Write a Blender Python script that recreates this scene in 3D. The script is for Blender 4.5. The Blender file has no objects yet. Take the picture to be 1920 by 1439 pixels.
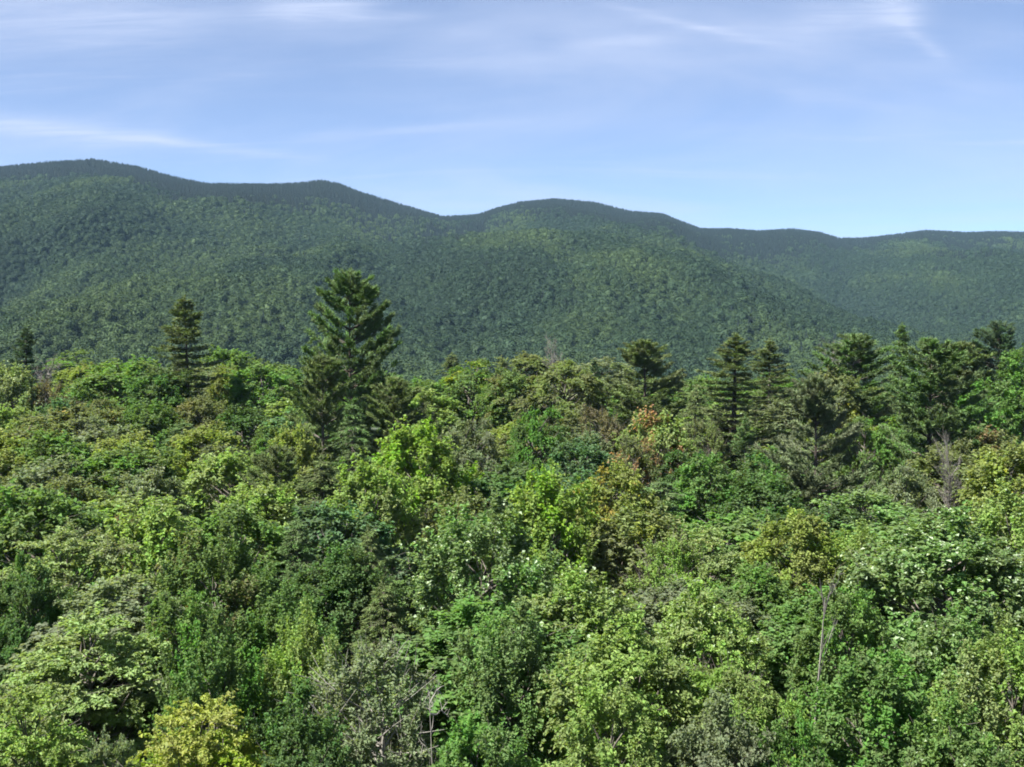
import bpy, math, random
import numpy as np

# ------------------------------------------------------------------ camera, sky, sun, exposure
scene = bpy.context.scene
COL = scene.collection
R = math.radians
FPX = 2200.0                      # focal length in pixels of the 1920 wide photograph
CAM_Z = 25.0                      # lookout height above the forest floor
HORIZON_V = 600.0
PITCH = math.atan((719.5 - HORIZON_V) / FPX)

cam_d = bpy.data.cameras.new("camera")
cam_d.sensor_width = 36.0
cam_d.lens = 36.0 * FPX / 1920.0
cam_d.clip_start = 0.5
cam_d.clip_end = 30000.0
cam = bpy.data.objects.new("camera", cam_d)
COL.objects.link(cam)
cam.location = (0, 0, CAM_Z)
cam.rotation_euler = (math.pi / 2 - PITCH, 0, 0)
scene.camera = cam

SUN_ELEV = R(52)
SUN_AZ = R(-122)                  # measured from +Y (view direction) towards +X : left and behind
sun_dir = np.array([math.sin(SUN_AZ) * math.cos(SUN_ELEV), math.cos(SUN_AZ) * math.cos(SUN_ELEV), math.sin(SUN_ELEV)])

world = bpy.data.worlds.new("World")
scene.world = world
world.use_nodes = True
W = world.node_tree
W.nodes.clear()


def wn(kind, **kw):
    n = W.nodes.new(kind)
    for k, v in kw.items():
        setattr(n, k, v)
    return n


def wset(sock, v):
    if hasattr(v, "is_linked"):
        W.links.new(v, sock)
    else:
        sock.default_value = v


def wm(op, a, b=None, c=None, clamp=False):
    n = wn("ShaderNodeMath", operation=op, use_clamp=clamp)
    wset(n.inputs[0], a)
    if b is not None:
        wset(n.inputs[1], b)
    if c is not None:
        wset(n.inputs[2], c)
    return n.outputs[0]


w_out = wn("ShaderNodeOutputWorld")
w_bg = wn("ShaderNodeBackground")
w_bg.inputs["Strength"].default_value = 0.0515
W.links.new(w_bg.outputs[0], w_out.inputs[0])
sky = wn("ShaderNodeTexSky", sky_type="NISHITA", sun_disc=False)
sky.sun_elevation = SUN_ELEV
sky.sun_rotation = SUN_AZ
sky.altitude = 2000
sky.air_density = 0.6
sky.dust_density = 0.0
sky.ozone_density = 2.0
w_tc = wn("ShaderNodeTexCoord")
w_sep = wn("ShaderNodeSeparateXYZ")
W.links.new(w_tc.outputs["Generated"], w_sep.inputs[0])
DX, DY, DZ = w_sep.outputs
# cirrus: noise on a high flat layer, everywhere over the dome
zz = wm("ADD", wm("MAXIMUM", DZ, 0.0), 0.12)
w_cmb = wn("ShaderNodeCombineXYZ")
W.links.new(wm("DIVIDE", DX, zz), w_cmb.inputs[0])
W.links.new(wm("DIVIDE", DY, zz), w_cmb.inputs[1])


def wnoise(scale_xy, rot, detail, rough, dist, off):
    m = wn("ShaderNodeMapping")
    m.inputs["Rotation"].default_value = (0, 0, rot)
    m.inputs["Scale"].default_value = (scale_xy[0], scale_xy[1], 1)
    m.inputs["Location"].default_value = off
    W.links.new(w_cmb.outputs[0], m.inputs[0])
    t = wn("ShaderNodeTexNoise")
    t.inputs["Scale"].default_value = 1.0
    t.inputs["Detail"].default_value = detail
    t.inputs["Roughness"].default_value = rough
    t.inputs["Distortion"].default_value = dist
    W.links.new(m.outputs[0], t.inputs["Vector"])
    return t.outputs[0]


def wrange(v, a, b, lo=0.0, hi=1.0):
    n = wn("ShaderNodeMapRange", interpolation_type="SMOOTHSTEP")
    wset(n.inputs[0], v)
    for i, x in enumerate((a, b, lo, hi)):
        n.inputs[i + 1].default_value = x
    return n.outputs[0]


veil = wrange(wnoise((0.55, 0.8), 0.3, 5, 0.55, 0.6, (3.1, 7.7, 0)), 0.34, 0.70, 0.26, 0.68)
wisp = wrange(wnoise((0.7, 2.6), -0.18, 8, 0.62, 1.2, (1.3, 2.2, 0)), 0.55, 0.82, 0.0, 0.30)
cloud = wm("ADD", veil, wisp)
AZ = wm("ARCTAN2", DX, DY)
EL = wm("ARCSINE", DZ)
fib = wrange(wnoise((1.3, 8.0), -0.2, 10, 0.66, 1.6, (0, 0, 0)), 0.32, 0.70, 0.30, 0.95)


def px_dir(u, v):
    xc, yc = (u - 960) / FPX, -(v - 719.5) / FPX
    return np.array([xc, math.cos(PITCH) + yc * math.sin(PITCH), -math.sin(PITCH) + yc * math.cos(PITCH)])


def azel(u, v):
    d = px_dir(u, v)
    d = d / np.linalg.norm(d)
    return math.atan2(d[0], d[1]), math.asin(d[2])


# individual cirrus streaks, each a soft band between two sky directions: (u0,v0,u1,v1,thickness px,strength)
for (u0, v0, u1, v1, th, st) in [
    (-120, 222, 330, 268, 16, 0.62), (210, 252, 600, 300, 10, 0.40), (520, 262, 1010, 222, 9, 0.34), (-200, 40, 420, 30, 60, 0.40),
    (480, 22, 700, 10, 26, 0.62), (640, 36, 800, 30, 10, 0.30), (1150, 12, 1460, 84, 8, 0.38), (1060, 84, 1260, 72, 12, 0.28),
    (1640, -60, 1710, 55, 34, 0.85), (1690, 45, 1775, 112, 12, 0.40), (1430, 165, 1720, 205, 12, 0.24), (1200, 240, 1700, 260, 24, 0.14),
    (1480, 50, 1690, 20, 34, 0.34), (2050, 30, 2350, 90, 20, 0.5), (-600, 120, -260, 180, 24, 0.5), (-900, 260, -420, 300, 14, 0.4),
    (2000, 260, 2500, 230, 14, 0.35)]:
    a0, e0 = azel(u0, v0)
    a1, e1 = azel(u1, v1)
    L = math.hypot(a1 - a0, e1 - e0)
    cx, cy = (a1 - a0) / L, (e1 - e0) / L
    ma, me = (a0 + a1) / 2, (e0 + e1) / 2
    da, de = wm("SUBTRACT", AZ, ma), wm("SUBTRACT", EL, me)
    al = wm("ADD", wm("MULTIPLY", da, cx), wm("MULTIPLY", de, cy))
    ac = wm("SUBTRACT", wm("MULTIPLY", de, cx), wm("MULTIPLY", da, cy))
    q = wm("ADD", wm("POWER", wm("ABSOLUTE", wm("DIVIDE", al, L * 0.5)), 3.0), wm("POWER", wm("ABSOLUTE", wm("DIVIDE", ac, th / FPX)), 1.6))
    g = wm("POWER", 2.718, wm("MULTIPLY", q, -1.0))
    cloud = wm("ADD", cloud, wm("MULTIPLY", wm("MULTIPLY", g, fib), st))
cloud = wm("MINIMUM", cloud, 0.9)
w_tint = wn("ShaderNodeMix", data_type="RGBA", blend_type="MULTIPLY")
w_tint.inputs[0].default_value = 1.0
W.links.new(sky.outputs[0], w_tint.inputs[6])
w_tint.inputs[7].default_value = (0.92, 1.0, 1.07, 1)
w_mix = wn("ShaderNodeMix", data_type="RGBA")
W.links.new(cloud, w_mix.inputs[0])
W.links.new(w_tint.outputs[2], w_mix.inputs[6])
w_mix.inputs[7].default_value = (3.75, 4.3, 5.75, 1)
W.links.new(w_mix.outputs[2], w_bg.inputs[0])

sun_l = bpy.data.lights.new("sun", "SUN")
sun_l.energy = 5.0
sun_l.angle = R(0.55)
sun_l.color = (1.0, 0.95, 0.86)
sun = bpy.data.objects.new("sun", sun_l)
COL.objects.link(sun)
sun.location = (0, 0, 300)
from mathutils import Vector
sun.rotation_euler = Vector((-sun_dir[0], -sun_dir[1], -sun_dir[2])).to_track_quat("-Z", "Y").to_euler()

scene.view_settings.view_transform = "Standard"
scene.view_settings.look = "None"
scene.view_settings.exposure = 1.8
scene.view_settings.gamma = 1.0
scene.view_settings.use_curve_mapping = False
scene.render.engine = "CYCLES"
cy = scene.cycles
cy.max_bounces = 5
cy.diffuse_bounces = 3
cy.transmission_bounces = 3
cy.glossy_bounces = 2
cy.volume_bounces = 0
cy.transparent_max_bounces = 4
cy.use_denoising = True
cy.use_adaptive_sampling = True
cy.adaptive_threshold = 0.02
cy.pixel_filter_type = "BLACKMAN_HARRIS"
cy.filter_width = 1.8
cy.caustics_reflective = False
cy.caustics_refractive = False

# ------------------------------------------------------------------ helpers
rng = np.random.default_rng(7)


def smooth(a, b, x):
    t = np.clip((x - a) / (b - a), 0, 1)
    return t * t * (3 - 2 * t)


def _hash(i, j, s):
    h = (i.astype(np.int64) * 374761393 + j.astype(np.int64) * 668265263 + s * 974711) & 0xFFFFFFFF
    h = ((h ^ (h >> 13)) * 1274126177) & 0xFFFFFFFF
    return ((h ^ (h >> 16)) & 0xFFFF) / 65535.0


def vnoise(x, y, s=0):
    i, j = np.floor(x), np.floor(y)
    fx, fy = x - i, y - j
    fx, fy = fx * fx * (3 - 2 * fx), fy * fy * (3 - 2 * fy)
    a, b = _hash(i, j, s), _hash(i + 1, j, s)
    c, d = _hash(i, j + 1, s), _hash(i + 1, j + 1, s)
    return (a * (1 - fx) + b * fx) * (1 - fy) + (c * (1 - fx) + d * fx) * fy


def fbm(x, y, s=0, o=4):
    x, y = np.asarray(x, float), np.asarray(y, float)
    t, amp, tot = np.zeros(np.broadcast(x, y).shape), 1.0, 0.0
    for k in range(o):
        t = t + amp * vnoise(x * 2 ** k + 17.3 * k, y * 2 ** k - 9.1 * k, s + k)
        tot += amp
        amp *= 0.5
    return t / tot            # 0..1


def make_mesh(name, verts, faces, mat=None, attrs=None, smooth_shade=False):
    """faces: (N,3) or (N,4) int array"""
    verts = np.asarray(verts, np.float32)
    faces = np.asarray(faces, np.int32)
    me = bpy.data.meshes.new(name)
    n, k = faces.shape
    me.vertices.add(len(verts))
    me.vertices.foreach_set("co", verts.ravel())
    me.loops.add(n * k)
    me.loops.foreach_set("vertex_index", faces.ravel())
    me.polygons.add(n)
    me.polygons.foreach_set("loop_start", np.arange(0, n * k, k, dtype=np.int32))
    me.polygons.foreach_set("use_smooth", np.full(n, smooth_shade, dtype=bool))
    for an, (typ, dat) in (attrs or {}).items():
        a = me.attributes.new(an, typ, "POINT")
        if typ == "FLOAT":
            a.data.foreach_set("value", np.asarray(dat, np.float32).ravel())
        elif typ == "INT":
            a.data.foreach_set("value", np.asarray(dat, np.int32).ravel())
        elif typ == "FLOAT_VECTOR":
            a.data.foreach_set("vector", np.asarray(dat, np.float32).ravel())
        else:
            a.data.foreach_set("color", np.asarray(dat, np.float32).ravel())
    me.update(calc_edges=True)
    me.validate()
    if mat:
        me.materials.append(mat)
    return me


def link(name, data, parent=None, **props):
    o = bpy.data.objects.new(name, data)
    COL.objects.link(o)
    if parent:
        o.parent = parent
    for k, v in props.items():
        o[k] = v
    return o


def norm(a):
    return a / np.maximum(np.linalg.norm(a, axis=-1, keepdims=True), 1e-9)


def leaf_quads(c, nrm, axis, L, Wd, fold=0.25):
    """folded leaves: base, right, tip, left -> two triangles each"""
    axis = norm(axis - nrm * np.sum(axis * nrm, -1, keepdims=True))
    s = np.cross(axis, nrm)
    L, Wd = L[:, None], Wd[:, None]
    b = c - axis * L * 0.5 - nrm * L * 0.06
    t = c + axis * L * 0.5 - nrm * L * 0.12
    m = c - axis * L * 0.06
    r = m + s * Wd * 0.5 + nrm * Wd * fold
    l = m - s * Wd * 0.5 + nrm * Wd * fold
    n = len(c)
    v = np.stack([b, r, t, l], 1).reshape(-1, 3)
    i = np.arange(n)[:, None] * 4
    f = np.concatenate([i + np.array([[0, 1, 2]]), i + np.array([[0, 2, 3]])], 0)
    return v, f


def tubes(paths, sides=4):
    """paths: list of (points (k,3), radii (k,)) -> verts, tri faces"""
    V, F, off = [], [], 0
    for P, rad in paths:
        P = np.asarray(P, float)
        k = len(P)
        d = np.gradient(P, axis=0)
        d = norm(d)
        ref = np.where(np.abs(d[:, 2:3]) > 0.9, np.array([[1.0, 0, 0]]), np.array([[0, 0, 1.0]]))
        a = norm(np.cross(d, ref))
        b = np.cross(d, a)
        ang = np.arange(sides) * 2 * math.pi / sides
        ring = P[:, None] + (a[:, None] * np.cos(ang)[None, :, None] + b[:, None] * np.sin(ang)[None, :, None]) * np.asarray(rad)[:, None, None]
        V.append(ring.reshape(-1, 3))
        for i in range(k - 1):
            for j in range(sides):
                p, q = off + i * sides + j, off + i * sides + (j + 1) % sides
                F.append((p, q, q + sides))
                F.append((p, q + sides, p + sides))
        off += k * sides
    return np.concatenate(V), np.array(F)


# ------------------------------------------------------------------ materials
def new_mat(name):
    m = bpy.data.materials.new(name)
    m.use_nodes = True
    m.node_tree.nodes.clear()
    return m, m.node_tree


class NT:
    def __init__(self, t):
        self.t = t

    def n(self, kind, **kw):
        x = self.t.nodes.new(kind)
        for k, v in kw.items():
            setattr(x, k, v)
        return x

    def s(self, sock, v):
        if hasattr(v, "is_linked"):
            self.t.links.new(v, sock)
        else:
            sock.default_value = v

    def m(self, op, a, b=None, clamp=False):
        x = self.n("ShaderNodeMath", operation=op, use_clamp=clamp)
        self.s(x.inputs[0], a)
        if b is not None:
            self.s(x.inputs[1], b)
        return x.outputs[0]

    def mix(self, f, a, b, blend="MIX"):
        x = self.n("ShaderNodeMix", data_type="RGBA", blend_type=blend)
        self.s(x.inputs[0], f)
        self.s(x.inputs[6], a)
        self.s(x.inputs[7], b)
        return x.outputs[2]

    def attr(self, name, kind="GEOMETRY"):
        x = self.n("ShaderNodeAttribute", attribute_type=kind, attribute_name=name)
        return x


def foliage_shader(N, col, transl=0.28, rough=0.5, spec=0.35):
    p = N.n("ShaderNodeBsdfPrincipled")
    N.s(p.inputs["Base Color"], col)
    p.inputs["Roughness"].default_value = rough
    p.inputs["Specular IOR Level"].default_value = spec
    tr = N.n("ShaderNodeBsdfTranslucent")
    warm = N.mix(1.0, col, (1.25, 1.25, 0.55, 1), "MULTIPLY")
    N.s(tr.inputs[0], warm)
    mx = N.n("ShaderNodeMixShader")
    mx.inputs[0].default_value = transl
    N.t.links.new(p.outputs[0], mx.inputs[1])
    N.t.links.new(tr.outputs[0], mx.inputs[2])
    o = N.n("ShaderNodeOutputMaterial")
    N.t.links.new(mx.outputs[0], o.inputs[0])


def leaf_material(name, transl, rough, spec):
    m, t = new_mat(name)
    N = NT(t)
    oi = N.n("ShaderNodeObjectInfo")
    rnd = N.attr("rnd").outputs["Fac"]
    tint = N.attr("tint").outputs["Fac"]
    amt = N.attr("accent_amount", "OBJECT").outputs["Fac"]
    acc = N.attr("accent", "OBJECT").outputs["Color"]
    pale = N.attr("pale", "OBJECT").outputs["Fac"]
    f = N.m("MULTIPLY", N.m("ADD", N.m("SUBTRACT", tint, 1.0), amt), 6.0, clamp=True)
    f = N.m("MULTIPLY", f, N.m("ADD", 0.45, N.m("MULTIPLY", rnd, 0.7)), clamp=True)
    base = N.mix(f, oi.outputs["Color"], acc)
    hs = N.n("ShaderNodeHueSaturation")
    N.s(hs.inputs["Color"], base)
    r2 = N.m("FRACT", N.m("MULTIPLY", rnd, 13.7))
    N.s(hs.inputs["Hue"], N.m("ADD", N.m("ADD", 0.474, N.m("MULTIPLY", tint, 0.024)), N.m("MULTIPLY", r2, 0.03)))
    N.s(hs.inputs["Saturation"], N.m("ADD", 0.85, N.m("MULTIPLY", tint, 0.25)))
    N.s(hs.inputs["Value"], N.m("ADD", N.m("ADD", 0.62, N.m("MULTIPLY", rnd, 0.5)), N.m("MULTIPLY", tint, 0.3)))
    pf = N.m("MULTIPLY", N.m("GREATER_THAN", N.m("FRACT", N.m("MULTIPLY", rnd, 7.31)), N.m("SUBTRACT", 1.0, pale)), 0.85)
    col = N.mix(pf, hs.outputs[0], (0.42, 0.52, 0.36, 1))
    foliage_shader(N, col, transl, rough, spec)
    return m


M_LEAF = leaf_material("broad_leaf", 0.46, 0.62, 0.16)
M_NEEDLE = leaf_material("needles", 0.16, 0.65, 0.12)


def bark_material():
    m, t = new_mat("bark")
    N = NT(t)
    oi = N.n("ShaderNodeObjectInfo")
    tc = N.n("ShaderNodeTexCoord")
    mp = N.n("ShaderNodeMapping")
    mp.inputs["Scale"].default_value = (9, 9, 2)
    t.links.new(tc.outputs["Object"], mp.inputs[0])
    no = N.n("ShaderNodeTexNoise")
    no.inputs["Scale"].default_value = 1.5
    no.inputs["Detail"].default_value = 6
    t.links.new(mp.outputs[0], no.inputs["Vector"])
    c = N.mix(N.m("MULTIPLY", no.outputs[0], 0.9), oi.outputs["Color"], (0.03, 0.025, 0.02, 1))
    p = N.n("ShaderNodeBsdfPrincipled")
    N.s(p.inputs["Base Color"], c)
    p.inputs["Roughness"].default_value = 0.9
    b = N.n("ShaderNodeBump")
    b.inputs["Strength"].default_value = 0.4
    t.links.new(no.outputs[0], b.inputs["Height"])
    t.links.new(b.outputs[0], p.inputs["Normal"])
    o = N.n("ShaderNodeOutputMaterial")
    t.links.new(p.outputs[0], o.inputs[0])
    return m


M_BARK = bark_material()


def far_material():
    m, t = new_mat("far_foliage")
    N = NT(t)
    col = N.attr("col", "INSTANCER").outputs["Color"]
    rnd = N.attr("rnd").outputs["Fac"]
    hs = N.n("ShaderNodeHueSaturation")
    N.s(hs.inputs["Color"], col)
    N.s(hs.inputs["Value"], N.m("ADD", 0.84, N.m("MULTIPLY", rnd, 0.32)))
    foliage_shader(N, hs.outputs[0], 0.15, 0.7, 0.15)
    return m


M_FAR = far_material()


def ground_material():
    m, t = new_mat("forest_floor")
    N = NT(t)
    tc = N.n("ShaderNodeTexCoord")
    no = N.n("ShaderNodeTexNoise")
    no.inputs["Scale"].default_value = 0.35
    no.inputs["Detail"].default_value = 9
    t.links.new(tc.outputs["Object"], no.inputs["Vector"])
    n2 = N.n("ShaderNodeTexNoise")
    n2.inputs["Scale"].default_value = 0.02
    n2.inputs["Detail"].default_value = 5
    t.links.new(tc.outputs["Object"], n2.inputs["Vector"])
    c = N.mix(no.outputs[0], (0.03, 0.022, 0.014, 1), (0.035, 0.055, 0.018, 1))
    c = N.mix(n2.outputs[0], c, (0.03, 0.05, 0.02, 1))
    p = N.n("ShaderNodeBsdfPrincipled")
    N.s(p.inputs["Base Color"], c)
    p.inputs["Roughness"].default_value = 0.95
    b = N.n("ShaderNodeBump")
    b.inputs["Strength"].default_value = 0.6
    b.inputs["Distance"].default_value = 0.3
    t.links.new(no.outputs[0], b.inputs["Height"])
    t.links.new(b.outputs[0], p.inputs["Normal"])
    o = N.n("ShaderNodeOutputMaterial")
    t.links.new(p.outputs[0], o.inputs[0])
    return m


M_GROUND = ground_material()

# ------------------------------------------------------------------ terrain
RIDGE = np.array([(-900, 420), (-500, 380), (-220, 330), (0, 315), (100, 305), (180, 300), (260, 312), (330, 332), (390, 345), (500, 347), (560, 345),
                  (605, 339), (640, 346), (680, 362), (740, 380), (800, 398), (830, 407), (895, 404), (930, 392), (975, 380), (1040, 374),
                  (1110, 380), (1180, 397), (1240, 402), (1280, 418), (1310, 430), (1360, 430), (1420, 434), (1480, 430), (1530, 436),
                  (1570, 448), (1620, 447), (1680, 440), (1730, 433), (1800, 437), (1870, 435), (1920, 437), (2200, 430), (2600, 445), (3000, 450)], float)
SPUR = np.array([(-900, 620), (300, 590), (500, 530), (650, 478), (760, 455), (860, 443), (1000, 432), (1150, 443), (1300, 480), (1450, 556), (1600, 640),
                 (1720, 695), (1920, 740), (3000, 760)], float)


def tan_el(v):
    yc = -(v - 719.5) / FPX
    return (-math.sin(PITCH) + yc * math.cos(PITCH)) / (math.cos(PITCH) + yc * math.sin(PITCH))


def polar(x, y):
    az = np.clip(np.arctan2(x, y), -R(44), R(44))
    d = np.hypot(x, y) * np.cos(az)
    u = 960 + FPX * np.tan(az) * math.cos(PITCH)
    return u, d


def terrain(x, y):
    x, y = np.asarray(x, float), np.asarray(y, float)
    u, d = polar(x, y)
    # the knoll with the near forest
    near = 3.6 * (1 - smooth(34, 120, d)) + (fbm(x / 30, y / 30, 3, 3) - 0.5) * 2.2 + 4.0 * smooth(70, 185, d) - 42.0 * smooth(215, 480, d) + 1.2 * smooth(300, 1500, u) * smooth(80, 160, d)
    base = -38.0 + (fbm(x / 260, y / 260, 11, 3) - 0.5) * 30
    te = tan_el(np.interp(u, RIDGE[:, 0], RIDGE[:, 1]))
    DA = np.interp(u, [-600, 0, 600, 900, 1300, 1920, 2500], [2300, 2500, 2600, 2900, 3000, 3200, 3300])
    d0 = np.interp(u, [-600, 0, 500, 850, 1150, 2200], [420, 430, 480, 600, 760, 800])
    s = np.clip((d - d0) / (DA - d0), 0, 1)
    G = 1 - (1 - s) ** 1.55
    zA = CAM_Z - 9.0 + te * d
    zb = base
    farz = zb * (1 - G) + zA * G
    over = np.maximum(d - DA, 0)
    farz = np.where(over > 0, CAM_Z - 9 + te * DA - over * 0.34, farz)
    farz = np.maximum(farz, base)
    gully = (fbm(x / 260 + 5, y / 900, 21, 4) - 0.5) * 170 * np.clip(4 * G * (1 - G), 0, 1) * (over <= 0)
    farz = farz + gully
    tb = tan_el(np.interp(u, SPUR[:, 0], SPUR[:, 1]))
    DB = 1650 + 130 * np.sin(u / 330.0)
    sb = np.clip((d - 520) / (DB - 520), 0, 1)
    Gb = 1 - (1 - sb) ** 1.5
    zB = CAM_Z - 9.0 + tb * np.minimum(d, DB)
    zB = base * (1 - Gb) + zB * Gb - np.maximum(d - DB, 0) * 0.13
    zB = zB + (fbm(x / 170 + 3, y / 420, 31, 4) - 0.5) * 85 * np.clip(4 * Gb * (1 - Gb), 0, 1)
    k = 9.0
    mx = np.maximum(farz, zB)
    farz = mx + k * np.log(np.exp((farz - mx) / k) + np.exp((zB - mx) / k)) - 0.0
    t = smooth(330, 620, d)
    return near * (1 - t) + farz * t


def build_terrain():
    azs = np.concatenate([np.linspace(-R(180), -R(36), 50)[:-1], np.linspace(-R(36), R(36), 420), np.linspace(R(36), R(180), 50)[1:-1]])
    rs = np.concatenate([[0.5], np.geomspace(4, 400, 70), np.linspace(415, 4600, 260), np.linspace(4700, 6000, 12)])
    A, D = np.meshgrid(azs, rs)
    X, Y = D * np.sin(A), D * np.cos(A)
    Z = terrain(X, Y)
    nr, na = A.shape
    V = np.stack([X, Y, Z], -1).reshape(-1, 3)
    i, j = np.meshgrid(np.arange(nr - 1), np.arange(na), indexing="ij")
    j2 = (j + 1) % na
    F = np.stack([i * na + j, i * na + j2, (i + 1) * na + j2, (i + 1) * na + j], -1).reshape(-1, 4)[:, ::-1]
    me = make_mesh("terrain", V, F, M_GROUND, smooth_shade=True)
    link("terrain", me, kind="structure", label="forested ground rising into the mountain ridge behind the near woods", category="terrain")
    return Z.min(), Z.max()


ZMIN, ZMAX = build_terrain()

# ------------------------------------------------------------------ far forest: crowns instanced over the slopes
PROTO = bpy.data.collections.new("crown_shapes")      # never linked to the scene: only instanced


def ico_noise_crown(seed, conifer):
    import bmesh
    bm = bmesh.new()
    r = np.random.default_rng(seed)
    if conifer:
        n, rows = 7, 9
        V, F = [], []
        for k in range(rows):
            z0 = 0.12 + 0.88 * k / rows
            rad = 0.21 * (1 - k / rows) ** 0.85 + 0.02
            for a in range(n):
                th = 2 * math.pi * (a + r.uniform(-.3, .3)) / n + k * 0.7
                l = rad * r.uniform(.7, 1.25)
                dz = r.uniform(.03, .09)
                wdt = 0.5
                b = len(V)
                V += [(0, 0, z0 + 0.12), (l * math.cos(th - wdt), l * math.sin(th - wdt), z0 - dz), (l * 1.15 * math.cos(th), l * 1.15 * math.sin(th), z0 - dz * .6),
                      (l * math.cos(th + wdt), l * math.sin(th + wdt), z0 - dz)]
                F += [(b, b + 1, b + 2), (b, b + 2, b + 3)]
        V, F = np.array(V), np.array(F)
        vr = np.repeat(r.random(len(V) // 4), 4)
        bm.free()
        return make_mesh("far_conifer", V, F, M_FAR, {"rnd": ("FLOAT", vr)})
    bmesh.ops.create_icosphere(bm, subdivisions=2, radius=1)
    V = np.array([v.co[:] for v in bm.verts])
    F = np.array([[v.index for v in f.verts] for f in bm.faces])
    bm.free()
    blobs = norm(r.normal(size=(16, 3)) * [1, 1, .8] + [0, 0, .25])
    amt = np.zeros(len(V))
    for b in blobs:
        amt = np.maximum(amt, np.clip((V @ b - 0.68) / 0.32, 0, 1) ** .7 * r.uniform(.6, 1.0))
    P = V * (0.72 + 0.38 * amt + r.uniform(-.07, .07, len(V)))[:, None]
    P[:, 2] = P[:, 2] * 0.62 + 0.62
    P[:, :2] *= 0.5
    # leafy flakes over the surface
    n = 230
    c = norm(r.normal(size=(n, 3)) + [0, 0, .35])
    am = np.zeros(n)
    for b in blobs:
        am = np.maximum(am, np.clip((c @ b - 0.68) / 0.32, 0, 1) ** .7)
    pos = c * (0.78 + 0.36 * am + r.uniform(-.05, .12, n))[:, None]
    pos[:, 2] = pos[:, 2] * 0.62 + 0.62
    pos[:, :2] *= 0.5
    lv, lf = leaf_quads(pos, norm(c + r.normal(size=(n, 3)) * .45 + [0, 0, .3]), r.normal(size=(n, 3)), r.uniform(.12, .22, n), r.uniform(.1, .18, n), .2)
    VV = np.concatenate([P, lv])
    FF = np.concatenate([F, lf + len(P)])
    rr = np.concatenate([np.full(len(P), .25), np.repeat(r.random(n), 4)])
    return make_mesh("far_crown", VV, FF, M_FAR, {"rnd": ("FLOAT", rr)})


FAR_B = bpy.data.collections.new("far_broadleaf_shapes")
FAR_C = bpy.data.collections.new("far_conifer_shapes")
for k in range(5):
    o = bpy.data.objects.new("far_crown_%d" % k, ico_noise_crown(100 + k, False))
    FAR_B.objects.link(o)
for k in range(3):
    o = bpy.data.objects.new("far_spire_%d" % k, ico_noise_crown(200 + k, True))
    FAR_C.objects.link(o)


def gn_scatter(name, pts, scl, rot, col, coll, label, category):
    n = len(pts)
    me = bpy.data.meshes.new(name)
    me.vertices.add(n)
    me.vertices.foreach_set("co", np.asarray(pts, np.float32).ravel())
    a = me.attributes.new("scl", "FLOAT_VECTOR", "POINT")
    a.data.foreach_set("vector", np.asarray(scl, np.float32).ravel())
    a = me.attributes.new("rot", "FLOAT_VECTOR", "POINT")
    a.data.foreach_set("vector", np.asarray(rot, np.float32).ravel())
    a = me.attributes.new("col", "FLOAT_COLOR", "POINT")
    a.data.foreach_set("color", np.concatenate([col, np.ones((n, 1))], 1).astype(np.float32).ravel())
    a = me.attributes.new("pick", "INT", "POINT")
    a.data.foreach_set("value", rng.integers(0, 1000, n).astype(np.int32))
    o = link(name, me, kind="stuff", label=label, category=category)
    g = bpy.data.node_groups.new(name, "GeometryNodeTree")
    g.interface.new_socket("Geometry", in_out="INPUT", socket_type="NodeSocketGeometry")
    g.interface.new_socket("Geometry", in_out="OUTPUT", socket_type="NodeSocketGeometry")
    gi, go = g.nodes.new("NodeGroupInput"), g.nodes.new("NodeGroupOutput")
    ci = g.nodes.new("GeometryNodeCollectionInfo")
    ci.inputs[0].default_value = coll
    ci.inputs["Separate Children"].default_value = True
    ip = g.nodes.new("GeometryNodeInstanceOnPoints")
    ip.inputs["Pick Instance"].default_value = True
    g.links.new(gi.outputs[0], ip.inputs["Points"])
    g.links.new(ci.outputs[0], ip.inputs["Instance"])

    def named(nm, typ, sock):
        x = g.nodes.new("GeometryNodeInputNamedAttribute")
        x.data_type = typ
        x.inputs[0].default_value = nm
        g.links.new(x.outputs[0], sock)
    named("pick", "INT", ip.inputs["Instance Index"])
    named("scl", "FLOAT_VECTOR", ip.inputs["Scale"])
    named("rot", "FLOAT_VECTOR", ip.inputs["Rotation"])
    g.links.new(ip.outputs[0], go.inputs[0])
    md = o.modifiers.new("scatter", "NODES")
    md.node_group = g
    return o


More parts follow.
